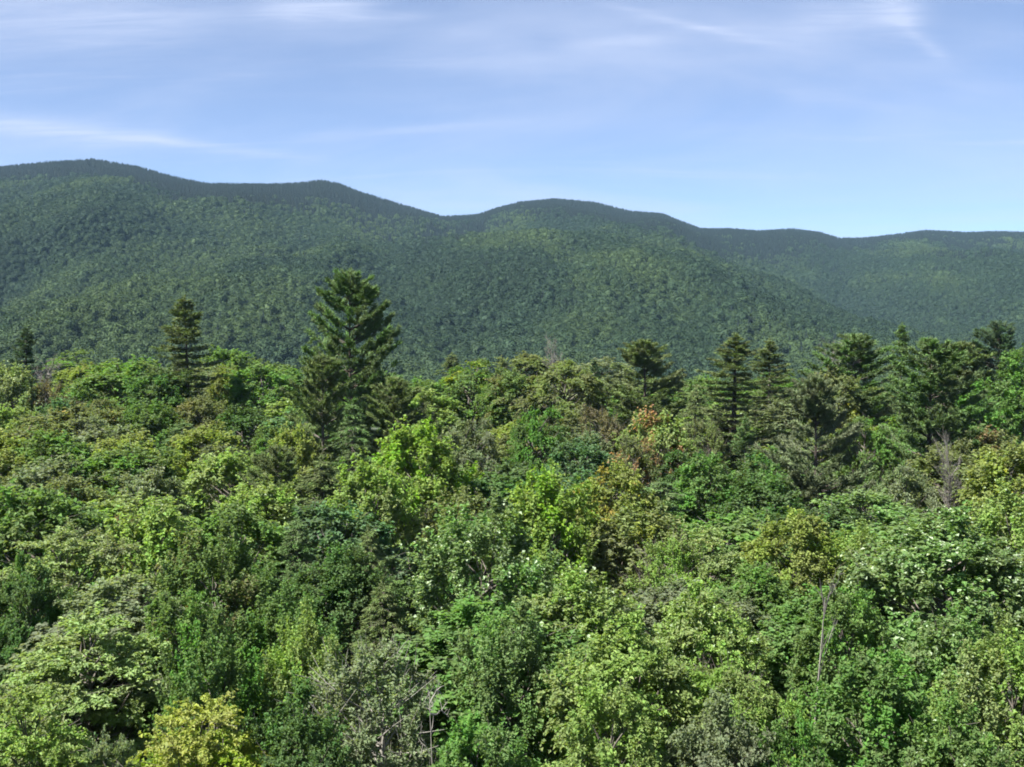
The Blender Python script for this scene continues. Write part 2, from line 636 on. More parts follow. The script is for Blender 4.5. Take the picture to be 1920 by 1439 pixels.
def far_forest():
    P = []
    d = 330.0
    while d < 4100:
        s = 4.7 + d / 1000 * 0.8
        half = d * 0.53
        xs = np.arange(-half, half, s)
        xs = xs + rng.uniform(-.5, .5, len(xs)) * s
        ys = d + rng.uniform(-.5, .5, len(xs)) * s
        P.append(np.stack([xs, ys], 1))
        d += s * 0.95
    P = np.concatenate(P)
    z = terrain(P[:, 0], P[:, 1])
    # drop what lies behind a crest for good
    u = P[:, 0] / P[:, 1]
    tan = (z + 13 - CAM_Z) / P[:, 1]
    b = np.clip(((u + .55) / 1.1 * 700).astype(int), 0, 699)
    order = np.argsort(P[:, 1])
    run = np.full(700, -1.0)
    keep = np.zeros(len(P), bool)
    near_line = -0.055
    for i in order:
        bb = b[i]
        lim = max(run[bb], near_line)
        if tan[i] > lim - 0.006:
            keep[i] = True
        if tan[i] - 6 / P[i, 1] > run[bb]:
            run[bb] = tan[i] - 6 / P[i, 1]
    P, z = P[keep], z[keep]
    x, y = P[:, 0], P[:, 1]
    uu, dd = polar(x, y)
    # spruce and fir on the upper slopes, patches of them lower down
    te = tan_el(np.interp(uu, RIDGE[:, 0], RIDGE[:, 1]))
    zr = CAM_Z - 9 + te * np.interp(uu, [-600, 0, 600, 900, 1300, 1920, 2500], [2300, 2500, 2600, 2900, 3000, 3200, 3300])
    thr = zr - np.interp(uu, [0, 300, 700, 850, 1050, 1250, 1500, 1920], [85, 125, 115, 70, 95, 88, 72, 58])
    h = z - thr + (fbm(x / 110, y / 330, 41, 5) - .5) * 260
    pc = np.clip(smooth(-75, 60, h), 0, 1) * 0.97 + 0.16 * smooth(.52, .66, fbm(x / 120, y / 380, 47, 4))
    pc = np.maximum(pc, smooth(4, 40, z - thr))
    con = rng.random(len(x)) < pc
    n = len(x)
    size = rng.lognormal(0, .2, n)
    big = fbm(x / 110, y / 380, 53, 5)
    sml = fbm(x / 30, y / 90, 59, 2)
    g = np.array([0.038, 0.076, 0.040])
    g2 = np.array([0.078, 0.128, 0.048])
    g3 = np.array([0.032, 0.064, 0.036])
    t = smooth(.42, .74, big * .76 + sml * .14 + rng.random(n) * .12)[:, None]
    colb = g * (1 - t) + g2 * t
    dk = ((1 - smooth(.34, .52, big)) * .75)[:, None]
    colb = colb * (1 - dk) + g3 * dk
    colb = colb * rng.uniform(.54, .76, (n, 1))
    colc = np.array([0.009, 0.018, 0.014]) * rng.uniform(.7, 1.4, (n, 1))
    sp = 4.7 + dd / 1000 * 0.8
    wdt = sp * 1.2 * size
    rot = np.stack([rng.uniform(-.12, .12, n), rng.uniform(-.12, .12, n), rng.uniform(0, 6.28, n)], 1)
    hb = rng.uniform(5.5, 8.0, n) * size ** .8
    B, C = ~con, con
    pb = np.stack([x, y, z + 1.2], 1)
    gn_scatter("mountain_broadleaf_forest", pb[B], np.stack([wdt, wdt, hb], 1)[B], rot[B], colb[B], FAR_B,
               "unbroken green hardwood forest covering the slopes below the ridge", "forest")
    wc = wdt * 1.35
    gn_scatter("mountain_conifer_forest", np.stack([x, y, z - .5], 1)[C], np.stack([wc, wc, rng.uniform(10, 15, n)], 1)[C], rot[C], colc[C], FAR_C,
               "dark spruce and fir forest capping the upper ridge and summits", "forest")
    print("far trees", B.sum(), C.sum())


far_forest()

# ------------------------------------------------------------------ near tree shapes
H_B, R_B = 13.0, 3.2


def broadleaf(seed, style, n_leaves, leaf):
    """boughs spread over a lobed crown; every bough carries a fan of leafy twigs"""
    r = np.random.default_rng(seed)
    zc, az_ = 0.64 * H_B, 0.35 * H_B
    nc, kt = {"round": (62, 13), "upright": (72, 10), "layer": (58, 14), "weep": (70, 12), "sparse": (50, 12)}[style]
    k = np.arange(nc)
    ct = 1 - (k + .5) / nc * 1.45
    th = k * 2.399963 + r.uniform(-.5, .5, nc)
    st = np.sqrt(np.clip(1 - ct ** 2, 0, 1))
    D = np.stack([st * np.cos(th), st * np.sin(th), ct], 1)
    lobes = norm(r.normal(size=(7, 3)) + [0, 0, .3])
    lob = np.max(np.clip(D @ lobes.T, 0, 1) ** 4 * r.uniform(.5, 1, 7), axis=1)
    rad = 0.52 + 0.36 * lob + r.uniform(-.10, .10, nc)
    C = D * rad[:, None] * [R_B, R_B, az_]
    C[:, 2] += zc
    C = C + r.normal(size=C.shape) * .18
    csz = r.uniform(.75, 1.3, nc)
    paths = []
    tp = np.array([[0, 0, -.6], [r.uniform(-.1, .1), r.uniform(-.1, .1), 2.5], [r.uniform(-.25, .25), r.uniform(-.25, .25), 6], [r.uniform(-.4, .4), r.uniform(-.4, .4), 9.5],
                   [r.uniform(-.5, .5), r.uniform(-.5, .5), 11.4]])
    paths.append((tp, [.24, .19, .14, .07, .02]))
    for c in C:
        hd = math.hypot(c[0], c[1])
        z0 = np.clip(c[2] - hd * r.uniform(.7, 1.3), 2.2, 10.6)
        b = np.array([np.interp(z0, tp[:, 2], tp[:, q]) for q in (0, 1)] + [z0])
        mid = b * .5 + c * .5 + [0, 0, -.05 * hd] + r.normal(size=3) * .15
        paths.append(([b, mid, c], [.05 + .02 * hd / 3, .035, .018]))
    up = np.array([0, 0, 1.0])
    out = norm((C - [0, 0, zc - 1.2]) * [1, 1, .8])
    # twig directions and lengths
    w_up, w_out, w_rnd, ln = {"round": (.42, .75, .62, 1.35), "upright": (1.0, .38, .34, 1.55), "layer": (.02, .95, .62, 1.45), "weep": (.10, .8, .6, 1.1), "sparse": (.5, .7, .6, 1.3)}[style]
    rv = r.normal(size=(nc, kt, 3))
    if style == "layer":
        rv[..., 2] *= .12
    td = up * w_up + out[:, None] * w_out + rv * w_rnd
    if style == "layer":
        td[..., 2] = td[..., 2] * .30
    td = norm(td)
    tl = ln * csz[:, None] * r.uniform(.55, 1.1, (nc, kt))
    TT = np.repeat(C, kt, axis=0)
    td, tl = td.reshape(-1, 3), tl.reshape(-1)
    ci = np.repeat(np.arange(nc), kt)
    if style == "sparse":
        for q in range(0, len(TT), 2):
            paths.append(([TT[q], TT[q] + td[q] * tl[q] * .6 + r.normal(size=3) * .06, TT[q] + td[q] * tl[q] * 1.25], [.018, .012, .006]))
        kp = r.random(len(TT)) < .5
        TT, td, tl, ci = TT[kp], td[kp], tl[kp], ci[kp]
    else:
        for q in range(0, len(TT), 4):
            paths.append(([TT[q], TT[q] + td[q] * tl[q] * .5, TT[q] + td[q] * tl[q] * .9], [.014, .010, .006]))
    per = max(4, n_leaves // len(TT))
    n = len(TT) * per
    ti = np.repeat(np.arange(len(TT)), per)
    s_ = r.uniform(.10, 1.0, n) ** .8
    fat = {"round": .125, "upright": .105, "layer": .12, "weep": .13, "sparse": .12}[style] * (1.15 - .75 * s_)
    g = r.normal(size=(n, 3)) * fat[:, None] * 1.25
    if style == "layer":
        g[:, 2] *= .5
    P = TT[ti] + td[ti] * (tl[ti] * s_)[:, None] + g
    droop = {"round": .16, "upright": .0, "layer": .18, "weep": .75, "sparse": .1}[style]
    P[:, 2] -= droop * (tl[ti] * s_) ** 2
    o2 = out[ci[ti]]
    if style == "layer":
        nr = norm(up * 1.2 + r.normal(size=(n, 3)) * .36 + o2 * .15)
    elif style == "weep":
        nr = norm(o2 * .7 + up * .6 + r.normal(size=(n, 3)) * .5)
    else:
        nr = norm(up * .85 + o2 * .45 + r.normal(size=(n, 3)) * .42)
    axs = td[ti] * .9 + r.normal(size=(n, 3)) * .7 - up * (.15 if style != "weep" else 1.3)
    Ls = leaf * r.uniform(.65, 1.25, n)
    wf = .38 if style == "weep" else .68
    v, f = leaf_quads(P, nr, axs, Ls, Ls * wf * r.uniform(.85, 1.2, n))
    ct_ = r.random(nc)
    attrs = {"rnd": ("FLOAT", np.repeat(r.random(n), 4)), "tint": ("FLOAT", np.repeat(np.clip(ct_[ci[ti]] + r.normal(size=n) * .06, 0, 1), 4))}
    crown = make_mesh("crown", v, f, M_LEAF, attrs)
    tv, tf = tubes(paths, 4)
    return make_mesh("trunk", tv, tf, M_BARK, smooth_shade=True), crown


H_C = 18.0


def conifer(seed, style, prof, needles, nlen, nwid, keep=1.0, ragged=1.0):
    """prof: radius in metres over height fraction, from the lowest bough to the tip"""
    r = np.random.default_rng(seed)
    pz, pr = np.array(prof).T
    z0, z1 = pz[0] * H_C, H_C
    step = {"pine": .95, "spruce": .62, "hemlock": .62}[style]
    per = {"pine": 9, "spruce": 11, "hemlock": 10}[style]
    lean = r.uniform(-.25, .25, 2)
    paths = [(np.array([[0, 0, -.8], [0, 0, H_C * .3], [lean[0] * .5, lean[1] * .5, H_C * .65], [lean[0], lean[1], H_C - .15]]), [.30, .22, .12, .012])]
    tc, tdv, tb = [], [], []
    z = z0
    gap = norm(r.normal(size=(5, 3)) * [1, 1, .1])
    gz = r.uniform(pz[0], .9, 5) * H_C
    while z < z1 - .15:
        for k in range(per):
            if r.random() > keep:
                continue
            a = r.uniform(0, 6.283)
            zz_ = z + r.uniform(-.2, .2) * step
            l = np.interp(zz_ / H_C, pz, pr) * (1 + ragged * (r.choice([1.0, .80, .55, 1.18], p=[.40, .26, .20, .14]) - 1))
            dvec = np.array([math.cos(a), math.sin(a), 0])
            for q in range(5):
                if ragged > .6 and gap[q] @ dvec > .55 and abs(gz[q] - zz_) < .8:
                    l *= .5
            l = max(l, .12)
            f = zz_ / H_C
            ss = np.linspace(0, 1, 5)
            if style == "pine":
                dz = l * ((.10 + .55 * max(0, f - .45)) * ss + .30 * ss ** 2)
            elif style == "spruce":
                dz = l * ((.22 * (f - .55)) * ss - .42 * ss * (1 - f * .8) + .26 * ss ** 3)
            else:
                dz = l * (.12 * ss - .34 * ss ** 2)
            org = np.array([lean[0] * f * f, lean[1] * f * f, zz_])
            pts = org + dvec * (l * ss)[:, None] + np.stack([0 * ss, 0 * ss, dz], 1)
            paths.append((pts[[0, 2, 4]], [.022 + .008 * l, .014 + .004 * l, .006]))
            lat = np.array([-dvec[1], dvec[0], 0])
            m = max(4, int(l * {"pine": 11, "spruce": 11, "hemlock": 11}[style]))
            s_ = r.uniform(.15 if style != "pine" else .2, 1.0, m) ** .8
            off = r.uniform(-1, 1, m) * (.42 * l * (1 - s_) + .10) * (1 if style != "pine" else .85)
            p = np.stack([np.interp(s_, ss, pts[:, q]) for q in range(3)], 1) + lat * off[:, None]
            p[:, 2] += r.normal(size=m) * .05 - (abs(off) * .12 if style != "pine" else -abs(off) * .15)
            t_ = dvec * .8 + lat * (np.sign(off) * np.minimum(abs(off) * 2.5, .9))[:, None]
            t_[:, 2] += {"pine": .75, "spruce": .05, "hemlock": -.25}[style] + (.3 * f if style == "spruce" else 0)
            tc.append(p)
            tdv.append(norm(t_))
            tb.append(np.full(m, r.random()))
        z += step * (1.0 if f < .8 else .62)
    # leader
    m = 14
    p = np.zeros((m, 3))
    p[:, 2] = np.linspace(H_C - 1.3, H_C, m)
    p[:, :2] = lean
    t_ = norm(r.normal(size=(m, 3)) * .5 + [0, 0, 1.0])
    tc.append(p), tdv.append(t_), tb.append(np.full(m, .5))
    tc, tdv, tb = np.concatenate(tc), np.concatenate(tdv), np.concatenate(tb)
    per_t = max(3, needles // len(tc))
    n = len(tc) * per_t
    ti = np.repeat(np.arange(len(tc)), per_t)
    spread = {"pine": .62, "spruce": .5, "hemlock": .42}[style]
    ax = norm(tdv[ti] + r.normal(size=(n, 3)) * spread * [1, 1, .8])
    L = nlen * r.uniform(.6, 1.25, n)
    Wd = nwid * r.uniform(.7, 1.2, n)
    base = tc[ti] + r.normal(size=(n, 3)) * [.07, .07, .035]
    side = norm(np.cross(ax, r.normal(size=(n, 3)) + [0, 0, 1.2]))
    b1 = base + side * Wd[:, None] * .5
    b2 = base - side * Wd[:, None] * .5
    tip = base + ax * L[:, None]
    v = np.stack([b1, b2, tip], 1).reshape(-1, 3)
    fcs = np.arange(n * 3).reshape(-1, 3)
    attrs = {"rnd": ("FLOAT", np.repeat(r.random(n), 3)), "tint": ("FLOAT", np.repeat(tb[ti], 3))}
    crown = make_mesh("crown", v, fcs, M_NEEDLE, attrs)
    tv, tf = tubes(paths, 4)
    return make_mesh("trunk", tv, tf, M_BARK, smooth_shade=True), crown


def bare_tree(seed, spread, fork, n0=26, n1=(4, 8), low=.62):
    """13 m tall, bare twigs only in the upper part, crown about 3 m wide"""
    r = np.random.default_rng(seed)
    trunk, twigs = [], []

    def grow(p, d, l, rad, lev):
        pts, rr = [p], [rad]
        q, dd = p.copy(), d.copy()
        for k in range(4):
            dd = norm(dd + r.normal(size=3) * (.05 if lev == 0 else .17) + np.array([0, 0, .07]))
            q = q + dd * l / 4
            pts.append(q.copy())
            rr.append(max(rad * (1 - (.75 if lev else .85) * (k + 1) / 4), .006))
        (trunk if lev == 0 else twigs).append((np.array(pts), rr))
        if lev >= 3:
            return
        for k in range(n0 if lev == 0 else r.integers(*n1)):
            sx_ = r.uniform(low, 1.0) if lev == 0 else r.uniform(.25, 1.0)
            i_ = min(3, int(sx_ * 4))
            b = pts[i_] + (pts[i_ + 1] - pts[i_]) * (sx_ * 4 - i_)
            nd = norm(norm(pts[i_ + 1] - pts[i_]) * fork + norm(r.normal(size=3)) * spread)
            grow(b, nd, (r.uniform(1.0, 2.2) if lev == 0 else l * r.uniform(.35, .6)), (.045 if lev == 0 else rad * .55), lev + 1)
    grow(np.array([0, 0, -.4]), np.array([0, 0, 1.0]), 12.6, .13, 0)
    a, b = tubes(trunk, 5)
    c, d = tubes(twigs, 3)
    return make_mesh("trunk", a, b, M_BARK, smooth_shade=True), make_mesh("branches", c, d, M_BARK)


SHAPES = {}
# near: many small leaves; far: fewer, larger leaf sprays
for i in range(3):
    SHAPES["round", "near", i] = broadleaf(10 + i, "round", 29000, .185)
for i in range(2):
    SHAPES["upright", "near", i] = broadleaf(20 + i, "upright", 27000, .18)
    SHAPES["layer", "near", i] = broadleaf(30 + i, "layer", 27000, .185)
SHAPES["weep", "near", 0] = broadleaf(40, "weep", 24000, .20)
SHAPES["sparse", "near", 0] = broadleaf(45, "sparse", 14000, .16)
for i in range(4):
    SHAPES["round", "far", i] = broadleaf(50 + i, "round", 11000, .26)
for i in range(2):
    SHAPES["upright", "far", i] = broadleaf(60 + i, "upright", 11000, .25)
    SHAPES["layer", "far", i] = broadleaf(70 + i, "layer", 10000, .27)
    SHAPES["weep", "far", i] = broadleaf(80 + i, "weep", 11000, .30)
SHAPES["sparse", "far", 0] = broadleaf(85, "sparse", 7500, .22)
PINE_PROF = [(.10, 2.6), (.40, 3.8), (.58, 4.0), (.70, 3.7), (.82, 2.8), (.92, 1.5), (1.0, .15)]
PINE_BROAD = [(.08, 3.2), (.30, 3.8), (.48, 4.2), (.62, 4.0), (.78, 3.1), (.90, 1.9), (1.0, .25)]
SPRUCE_PROF = [(.10, 2.3), (.55, 2.4), (.68, 1.85), (.80, 1.55), (.92, .80), (1.0, .08)]
HEM_PROF = [(.10, 3.2), (.45, 3.3), (.60, 2.8), (.75, 2.0), (.88, 1.2), (1.0, .2)]
PINE_BIG = [(.10, 2.6), (.40, 3.4), (.58, 3.9), (.70, 3.8), (.80, 2.9), (.90, 1.75), (.96, .95), (1.0, .12)]
SHAPES["pine", 0] = conifer(307, "pine", PINE_BIG, 110000, .29, .078, 1.0, .6)
for i in range(1, 3):
    SHAPES["pine", i] = conifer(300 + i, "pine", PINE_PROF, 96000, .29, .075, 1.0, .7)
SHAPES["pinebroad", 0] = conifer(310, "pine", PINE_BROAD, 100000, .29, .08, .95, .8)
SHAPES["pinebroad", 1] = conifer(311, "pine", PINE_BROAD, 100000, .29, .08, .95, .8)
for i in range(3):
    SHAPES["spruce", i] = conifer(320 + i, "spruce", SPRUCE_PROF, 66000, .20, .068, .9)
for i in range(2):
    SHAPES["hemlock", i] = conifer(330 + i, "hemlock", HEM_PROF, 52000, .24, .07, .9)
SHAPES["bare", 0] = bare_tree(400, .9, .7)
SHAPES["bare", 1] = bare_tree(401, .65, .9)
SHAPES["bare", 2] = bare_tree(402, .55, 1.0, 6, (2, 4), .72)
SHAPES["bare", 3] = bare_tree(403, .9, .6, 5, (2, 4), .8)

# ------------------------------------------------------------------ palette (linear base colours)
PAL = {
    "green": (0.105, 0.181, 0.050), "deep": (0.075, 0.138, 0.045), "vivid": (0.101, 0.192, 0.050), "blue": (0.083, 0.153, 0.069),
    "light": (0.177, 0.261, 0.074), "lime": (0.161, 0.259, 0.045), "pale": (0.198, 0.265, 0.112), "yellowgreen": (0.184, 0.238, 0.061),
    "olive": (0.139, 0.175, 0.069), "brown": (0.137, 0.130, 0.073), "yellow": (0.241, 0.292, 0.055), "aspen": (0.120, 0.201, 0.066),
    "pine": (0.090, 0.147, 0.050), "pineolive": (0.103, 0.140, 0.050), "pinedark": (0.056, 0.095, 0.046), "pineblue": (0.105, 0.134, 0.069), "rust": (.20, .125, .070),
    "greygreen": (0.150, 0.190, 0.106), "bark": (.145, .13, .11), "barkpale": (.34, .325, .295), "barkgrey": (.20, .19, .175), "barkdark": (.07, .055, .045),
}
RUST, ORANGE, GOLD = (.32, .18, .125), (.22, .165, .060), (.21, .21, .040)


def v_to_d(v):
    return float(np.interp(v, [655, 690, 720, 780, 850, 950, 1050, 1200, 1400, 1600], [185, 165, 142, 112, 86, 62, 49, 38, 30, 25]))


TREES = []     # bookkeeping for the filler: x, y, z top, half width, u, v


def place(name, u, v, wpx, shape, colour, label, d=None, accent=None, amount=0.0, pale=0.0, bark="bark", group=None, cat="tree", rot=None, lean=(0, 0), var=None, minh=None):
    d = d or v_to_d(v)
    q = px_dir(u, v)
    t = d / q[1]
    x, zt = q[0] * t, CAM_Z + q[2] * t
    zg = float(terrain(x, d))
    h = zt - zg
    if minh and h < minh:
        h = minh
    wm_ = wpx * d / FPX
    seed = int(u * 7 + v * 13)
    r = random.Random(seed)
    if (shape, "near", 0) in SHAPES:
        lod = "near" if d < 58 else "far"
        ks = [k for k in SHAPES if k[0] == shape and k[1] == lod]
        key = ks[var % len(ks) if var is not None else r.randrange(len(ks))]
        sz, sx = 1.05 * h / H_B, wm_ * (1.16 if d < 60 else 1.06) / (2.0 * R_B)
    elif shape == "bare":
        key = ("bare", var or 0)
        sz, sx = h / 13.0, wm_ / 3.4
    else:
        ks = [k for k in SHAPES if k[0] == shape]
        key = ks[var % len(ks) if var is not None else r.randrange(len(ks))]
        wid = {"pine": 7.6, "pinebroad": 8.0, "spruce": 4.7, "hemlock": 6.4}[shape]
        sz, sx = h / H_C, wm_ / wid
    tr, cr = SHAPES[key]
    root = bpy.data.objects.new(name, None)
    COL.objects.link(root)
    root.location = (x, d, zg)
    root.rotation_euler = (lean[0], lean[1], rot if rot is not None else r.uniform(0, 6.283))
    root.scale = (sx, sx * r.uniform(.92, 1.08), sz)
    root.empty_display_size = .5
    root["label"] = label
    root["category"] = cat
    if group:
        root["group"] = group
    o = link("trunk", tr, root)
    o.color = (*PAL[bark], 1)
    c = link("branches" if shape == "bare" else "crown", cr, root)
    j = r.uniform(.92, 1.08)
    c.color = tuple(x_ * j for x_ in PAL[colour]) + (1,)
    if shape != "bare":
        c["accent"] = list(accent or (0.1, 0.1, 0.03))
        c["accent_amount"] = float(amount)
        c["pale"] = float(pale)
    TREES.append((x, d, zg + h, wm_ / 2, u, v))
    return root


GB, GC = "hardwood trees of the near forest", "conifers of the near forest"
B_, P_, S_, Hm, Dd = "broadleaf_tree", "pine_tree", "spruce_tree", "hemlock_tree", "dead_tree"
LAND = []       # landmark trees that the other labels refer to: (u, v, phrase)


def T(name, u, v, w, shape, colour, label, mark=None, **kw):
    kw.setdefault("group", GC if name in (P_, S_, Hm) else ("bare grey trees of the near forest" if name == Dd else GB))
    place(name, u, v, w, shape, colour, label, **kw)
    if mark:
        LAND.append((u, v + 40, mark))


# -- the skyline of the near forest, left to right
T(S_, 45, 612, 92, "spruce", "pinedark", "narrow dark spruce at the left edge, poking above the forest skyline", d=150, var=0, bark="barkdark")
T(Dd, 84, 672, 60, "bare", "barkgrey", "bare grey-brown treetop right beside the leftmost dark spruce", d=146, var=0, bark="barkgrey")
T(B_, 20, 690, 120, "upright", "pale", "pale green leafy top in front of the leftmost dark spruce", d=138, pale=.05)
T(B_, 225, 664, 190, "round", "green", "wide round green crown on the skyline left of the second tall pine", d=150, var=1)
T(S_, 352, 556, 140, "spruce", "pineolive", "tall open olive-green spruce second highest on the left skyline", mark="tall open spruce", d=140, var=1, bark="barkdark")
T(B_, 300, 690, 130, "round", "deep", "dark green crown tucked under the left boughs of the tall open spruce", d=136)
T(B_, 425, 692, 90, "upright", "yellowgreen", "small yellowish top just right of the tall open spruce", d=150, accent=ORANGE, amount=.15)
T(B_, 487, 690, 170, "round", "vivid", "smooth round vivid green crown between the two tallest conifers", d=146, var=2)
T(P_, 655, 510, 182, "pine", "pine", "tallest pine of all, broad layered boughs rising above the skyline", mark="tallest pine", d=122, var=0, bark="barkdark")
T(P_, 604, 668, 150, "pine", "pineolive", "lighter olive pine standing in front of the tallest pine, lower left", d=108, var=1)
T(P_, 735, 712, 170, "pinebroad", "pineolive", "bushy olive pine with deep shadow below, at the tallest pine's right foot", d=112, var=0, bark="barkdark")
T(B_, 808, 704, 130, "round", "green", "dull green round crown on the skyline right of the bushy pine", d=146)
T(B_, 885, 668, 170, "weep", "green", "yellow-tipped light green dome, highest hardwood in the middle skyline", mark="yellow-tipped skyline dome", d=150, accent=GOLD, amount=.16, var=0)
T(B_, 960, 694, 130, "round", "green", "brown-flecked green crown right of the yellow-tipped skyline dome", d=142, accent=PAL["brown"], amount=.3)
T(B_, 1058, 676, 180, "weep", "olive", "broad olive dome with a thin bare top in the middle skyline", d=140, var=1)
T(Dd, 1042, 656, 40, "bare", "barkgrey", "thin grey dead top above the broad olive skyline dome", d=146, var=1, bark="barkgrey")
T(S_, 1115, 674, 52, "spruce", "pinedark", "tiny dark spruce spire on the middle skyline", d=150, var=2, bark="barkdark")
T(P_, 1212, 640, 180, "pinebroad", "pineolive", "dark-hearted olive pine above and behind the rust-coloured maple", d=138, var=1, bark="barkdark")
T(S_, 1376, 626, 172, "spruce", "pineolive", "olive layered spruce, tallest conifer just right of centre skyline", mark="olive layered spruce", d=126, var=0, bark="barkdark")
T(S_, 1300, 728, 130, "hemlock", "pineolive", "low brown-green hemlock at the left foot of the olive layered spruce", d=122, var=0, bark="barkdark")
T(S_, 1444, 636, 120, "spruce", "pineolive", "smaller spruce close behind the olive layered spruce, on its right", d=142, var=1)
T(Dd, 1520, 640, 90, "bare", "barkgrey", "tall grey leafless tree between the conifers on the right skyline", d=150, var=0, bark="barkgrey")
T(P_, 1600, 628, 205, "pine", "pine", "bright green pine with upswept tips on the right skyline", mark="upswept green pine", d=134, var=2)
T(S_, 1690, 606, 70, "spruce", "pine", "slim spruce spire standing highest on the right skyline", d=146, var=2)
T(P_, 1742, 640, 240, "pinebroad", "pine", "big dark tiered pine with shadowed right side near the right edge", mark="big tiered pine", d=106, var=0, bark="barkdark")
T(P_, 1806, 642, 150, "pine", "pineolive", "olive pine partly hidden behind the big tiered pine's right shoulder", d=140, var=1)
T(P_, 1872, 604, 135, "pine", "pinedark", "dark narrow-crowned pine with bare lower trunk near the right edge", d=140, var=2, bark="barkdark")
T(B_, 1925, 655, 130, "round", "vivid", "bright green crown cut by the right edge on the skyline", d=132)

# -- middle ground
T(B_, 20, 752, 130, "round", "light", "fresh light green crown at the left edge below the skyline", accent=GOLD, amount=.1)
T(B_, 96, 720, 110, "sparse", "brown", "thin grey-brown crown below the bare treetop on the left", d=140)
T(B_, 150, 756, 150, "round", "olive", "orange-tinged crown below the wide round skyline crown on the left", mark="orange-tinged crown", accent=ORANGE, amount=.30)
T(B_, 100, 812, 200, "round", "green", "rounded mid-green tree directly below the orange-tinged crown", var=0)
T(B_, 280, 760, 150, "upright", "green", "mid-green tree with upright shoots left below the tall open spruce")
T(B_, 372, 742, 120, "round", "olive", "brown-tipped crown at the foot of the tall open spruce", accent=PAL["brown"], amount=.3)
T(B_, 452, 768, 140, "round", "deep", "dark green crown in shade below the vivid skyline crown", d=126)
T(B_, 236, 836, 220, "round", "green", "large mid-green dome in the left middle ground", mark="large mid-green dome", var=3)
T(B_, 425, 832, 190, "round", "light", "sunlit yellowish green dome left of the tallest pine's foot", mark="sunlit yellowish dome", accent=GOLD, amount=.12)
T(B_, 556, 806, 120, "upright", "yellowgreen", "olive-yellow tree with slanting shoots below the lighter olive pine", accent=GOLD, amount=.1, d=98)
T(Hm, 610, 856, 230, "hemlock", "pineolive", "wide olive hemlock with drooping sprays left of the lime maple", mark="wide olive hemlock", d=72, var=0)
T(B_, 792, 800, 200, "upright", "lime", "lime maple with spiky upright shoots right of the tallest pine's foot", mark="spiky lime maple", d=80, var=0)
T(B_, 862, 776, 150, "weep", "greygreen", "grey-olive feathery tree just behind the spiky lime maple", d=100, var=0)
T(B_, 1008, 764, 140, "weep", "vivid", "vivid green feathery rounded tree in the centre of the forest", mark="vivid feathery tree", d=100, var=1)
T(B_, 1092, 826, 150, "round", "blue", "clean blue-green dome right below the vivid feathery tree", mark="blue-green dome", d=92, var=2)
T(B_, 1138, 768, 110, "sparse", "brown", "thin grey-brown crown left of the rust-coloured maple", d=106)
T(B_, 1236, 754, 150, "round", "light", "rust-coloured maple with red-brown leaves among pale green ones", mark="rust-coloured maple", d=96, accent=RUST, amount=.46, var=1)
T(B_, 1190, 822, 100, "sparse", "olive", "lower rusty spray with red-brown leaves under the rust-coloured maple", d=92, accent=RUST, amount=.3)
T(B_, 1330, 790, 80, "sparse", "olive", "small thin olive crown right of the rust-coloured maple", d=104)
T(S_, 1398, 780, 84, "spruce", "pine", "young dark green spruce below the olive layered spruce", d=100, var=1)
T(B_, 1322, 856, 150, "round", "vivid", "vivid round green bush crown below the small thin olive crown", mark="vivid round bush", var=0)
T(B_, 1450, 872, 120, "round", "vivid", "low bright green dome at the left foot of the blue-grey pine", d=82, var=1)
T(P_, 1534, 708, 200, "pinebroad", "pineblue", "blue-grey pine with a dark shadowed trunk right of centre", mark="blue-grey pine", d=84, var=1, bark="barkdark")
T(B_, 1628, 770, 150, "weep", "green", "fine-leaved green tree between blue-grey pine and big tiered pine", d=96, var=0)
T(B_, 1560, 690, 110, "round", "olive", "gold-flecked crown below the grey leafless tree on the right", d=130, accent=GOLD, amount=.2)
T(B_, 1850, 716, 130, "round", "vivid", "bright green crown right of the big tiered pine", d=122)
T(B_, 1858, 792, 150, "round", "olive", "reddish-tinged leafy crown right of the big tiered pine's foot", mark="reddish-tinged crown", d=104, accent=(.17, .12, .075), amount=.4)
T(Dd, 1778, 846, 56, "bare", "barkgrey", "pale dead conifer spire full of bare twigs below the tiered pine", d=78, var=1, bark="barkdark")
T(B_, 1700, 870, 150, "weep", "greygreen", "grey-green feathery tree left of the pale dead spire", d=80, var=1)
T(B_, 1890, 842, 200, "round", "yellowgreen", "yellow-clumped light tree at the right edge above the white-flecked aspen", d=74, accent=GOLD, amount=.14, pale=.03)

T(Hm, 662, 752, 150, "hemlock", "pine", "green feathery hemlock right under the trunk of the tallest pine", d=100, var=1)
T(P_, 520, 838, 160, "pine", "pineolive", "slanting olive pine between sunlit yellowish dome and wide olive hemlock", d=84, var=2)
T(Hm, 560, 968, 180, "hemlock", "pine", "dark feathery hemlock above the dark hollow left of centre", d=58, var=0)
T(Hm, 690, 985, 170, "hemlock", "pineolive", "drooping hemlock below the spiky lime maple", d=57, var=1)

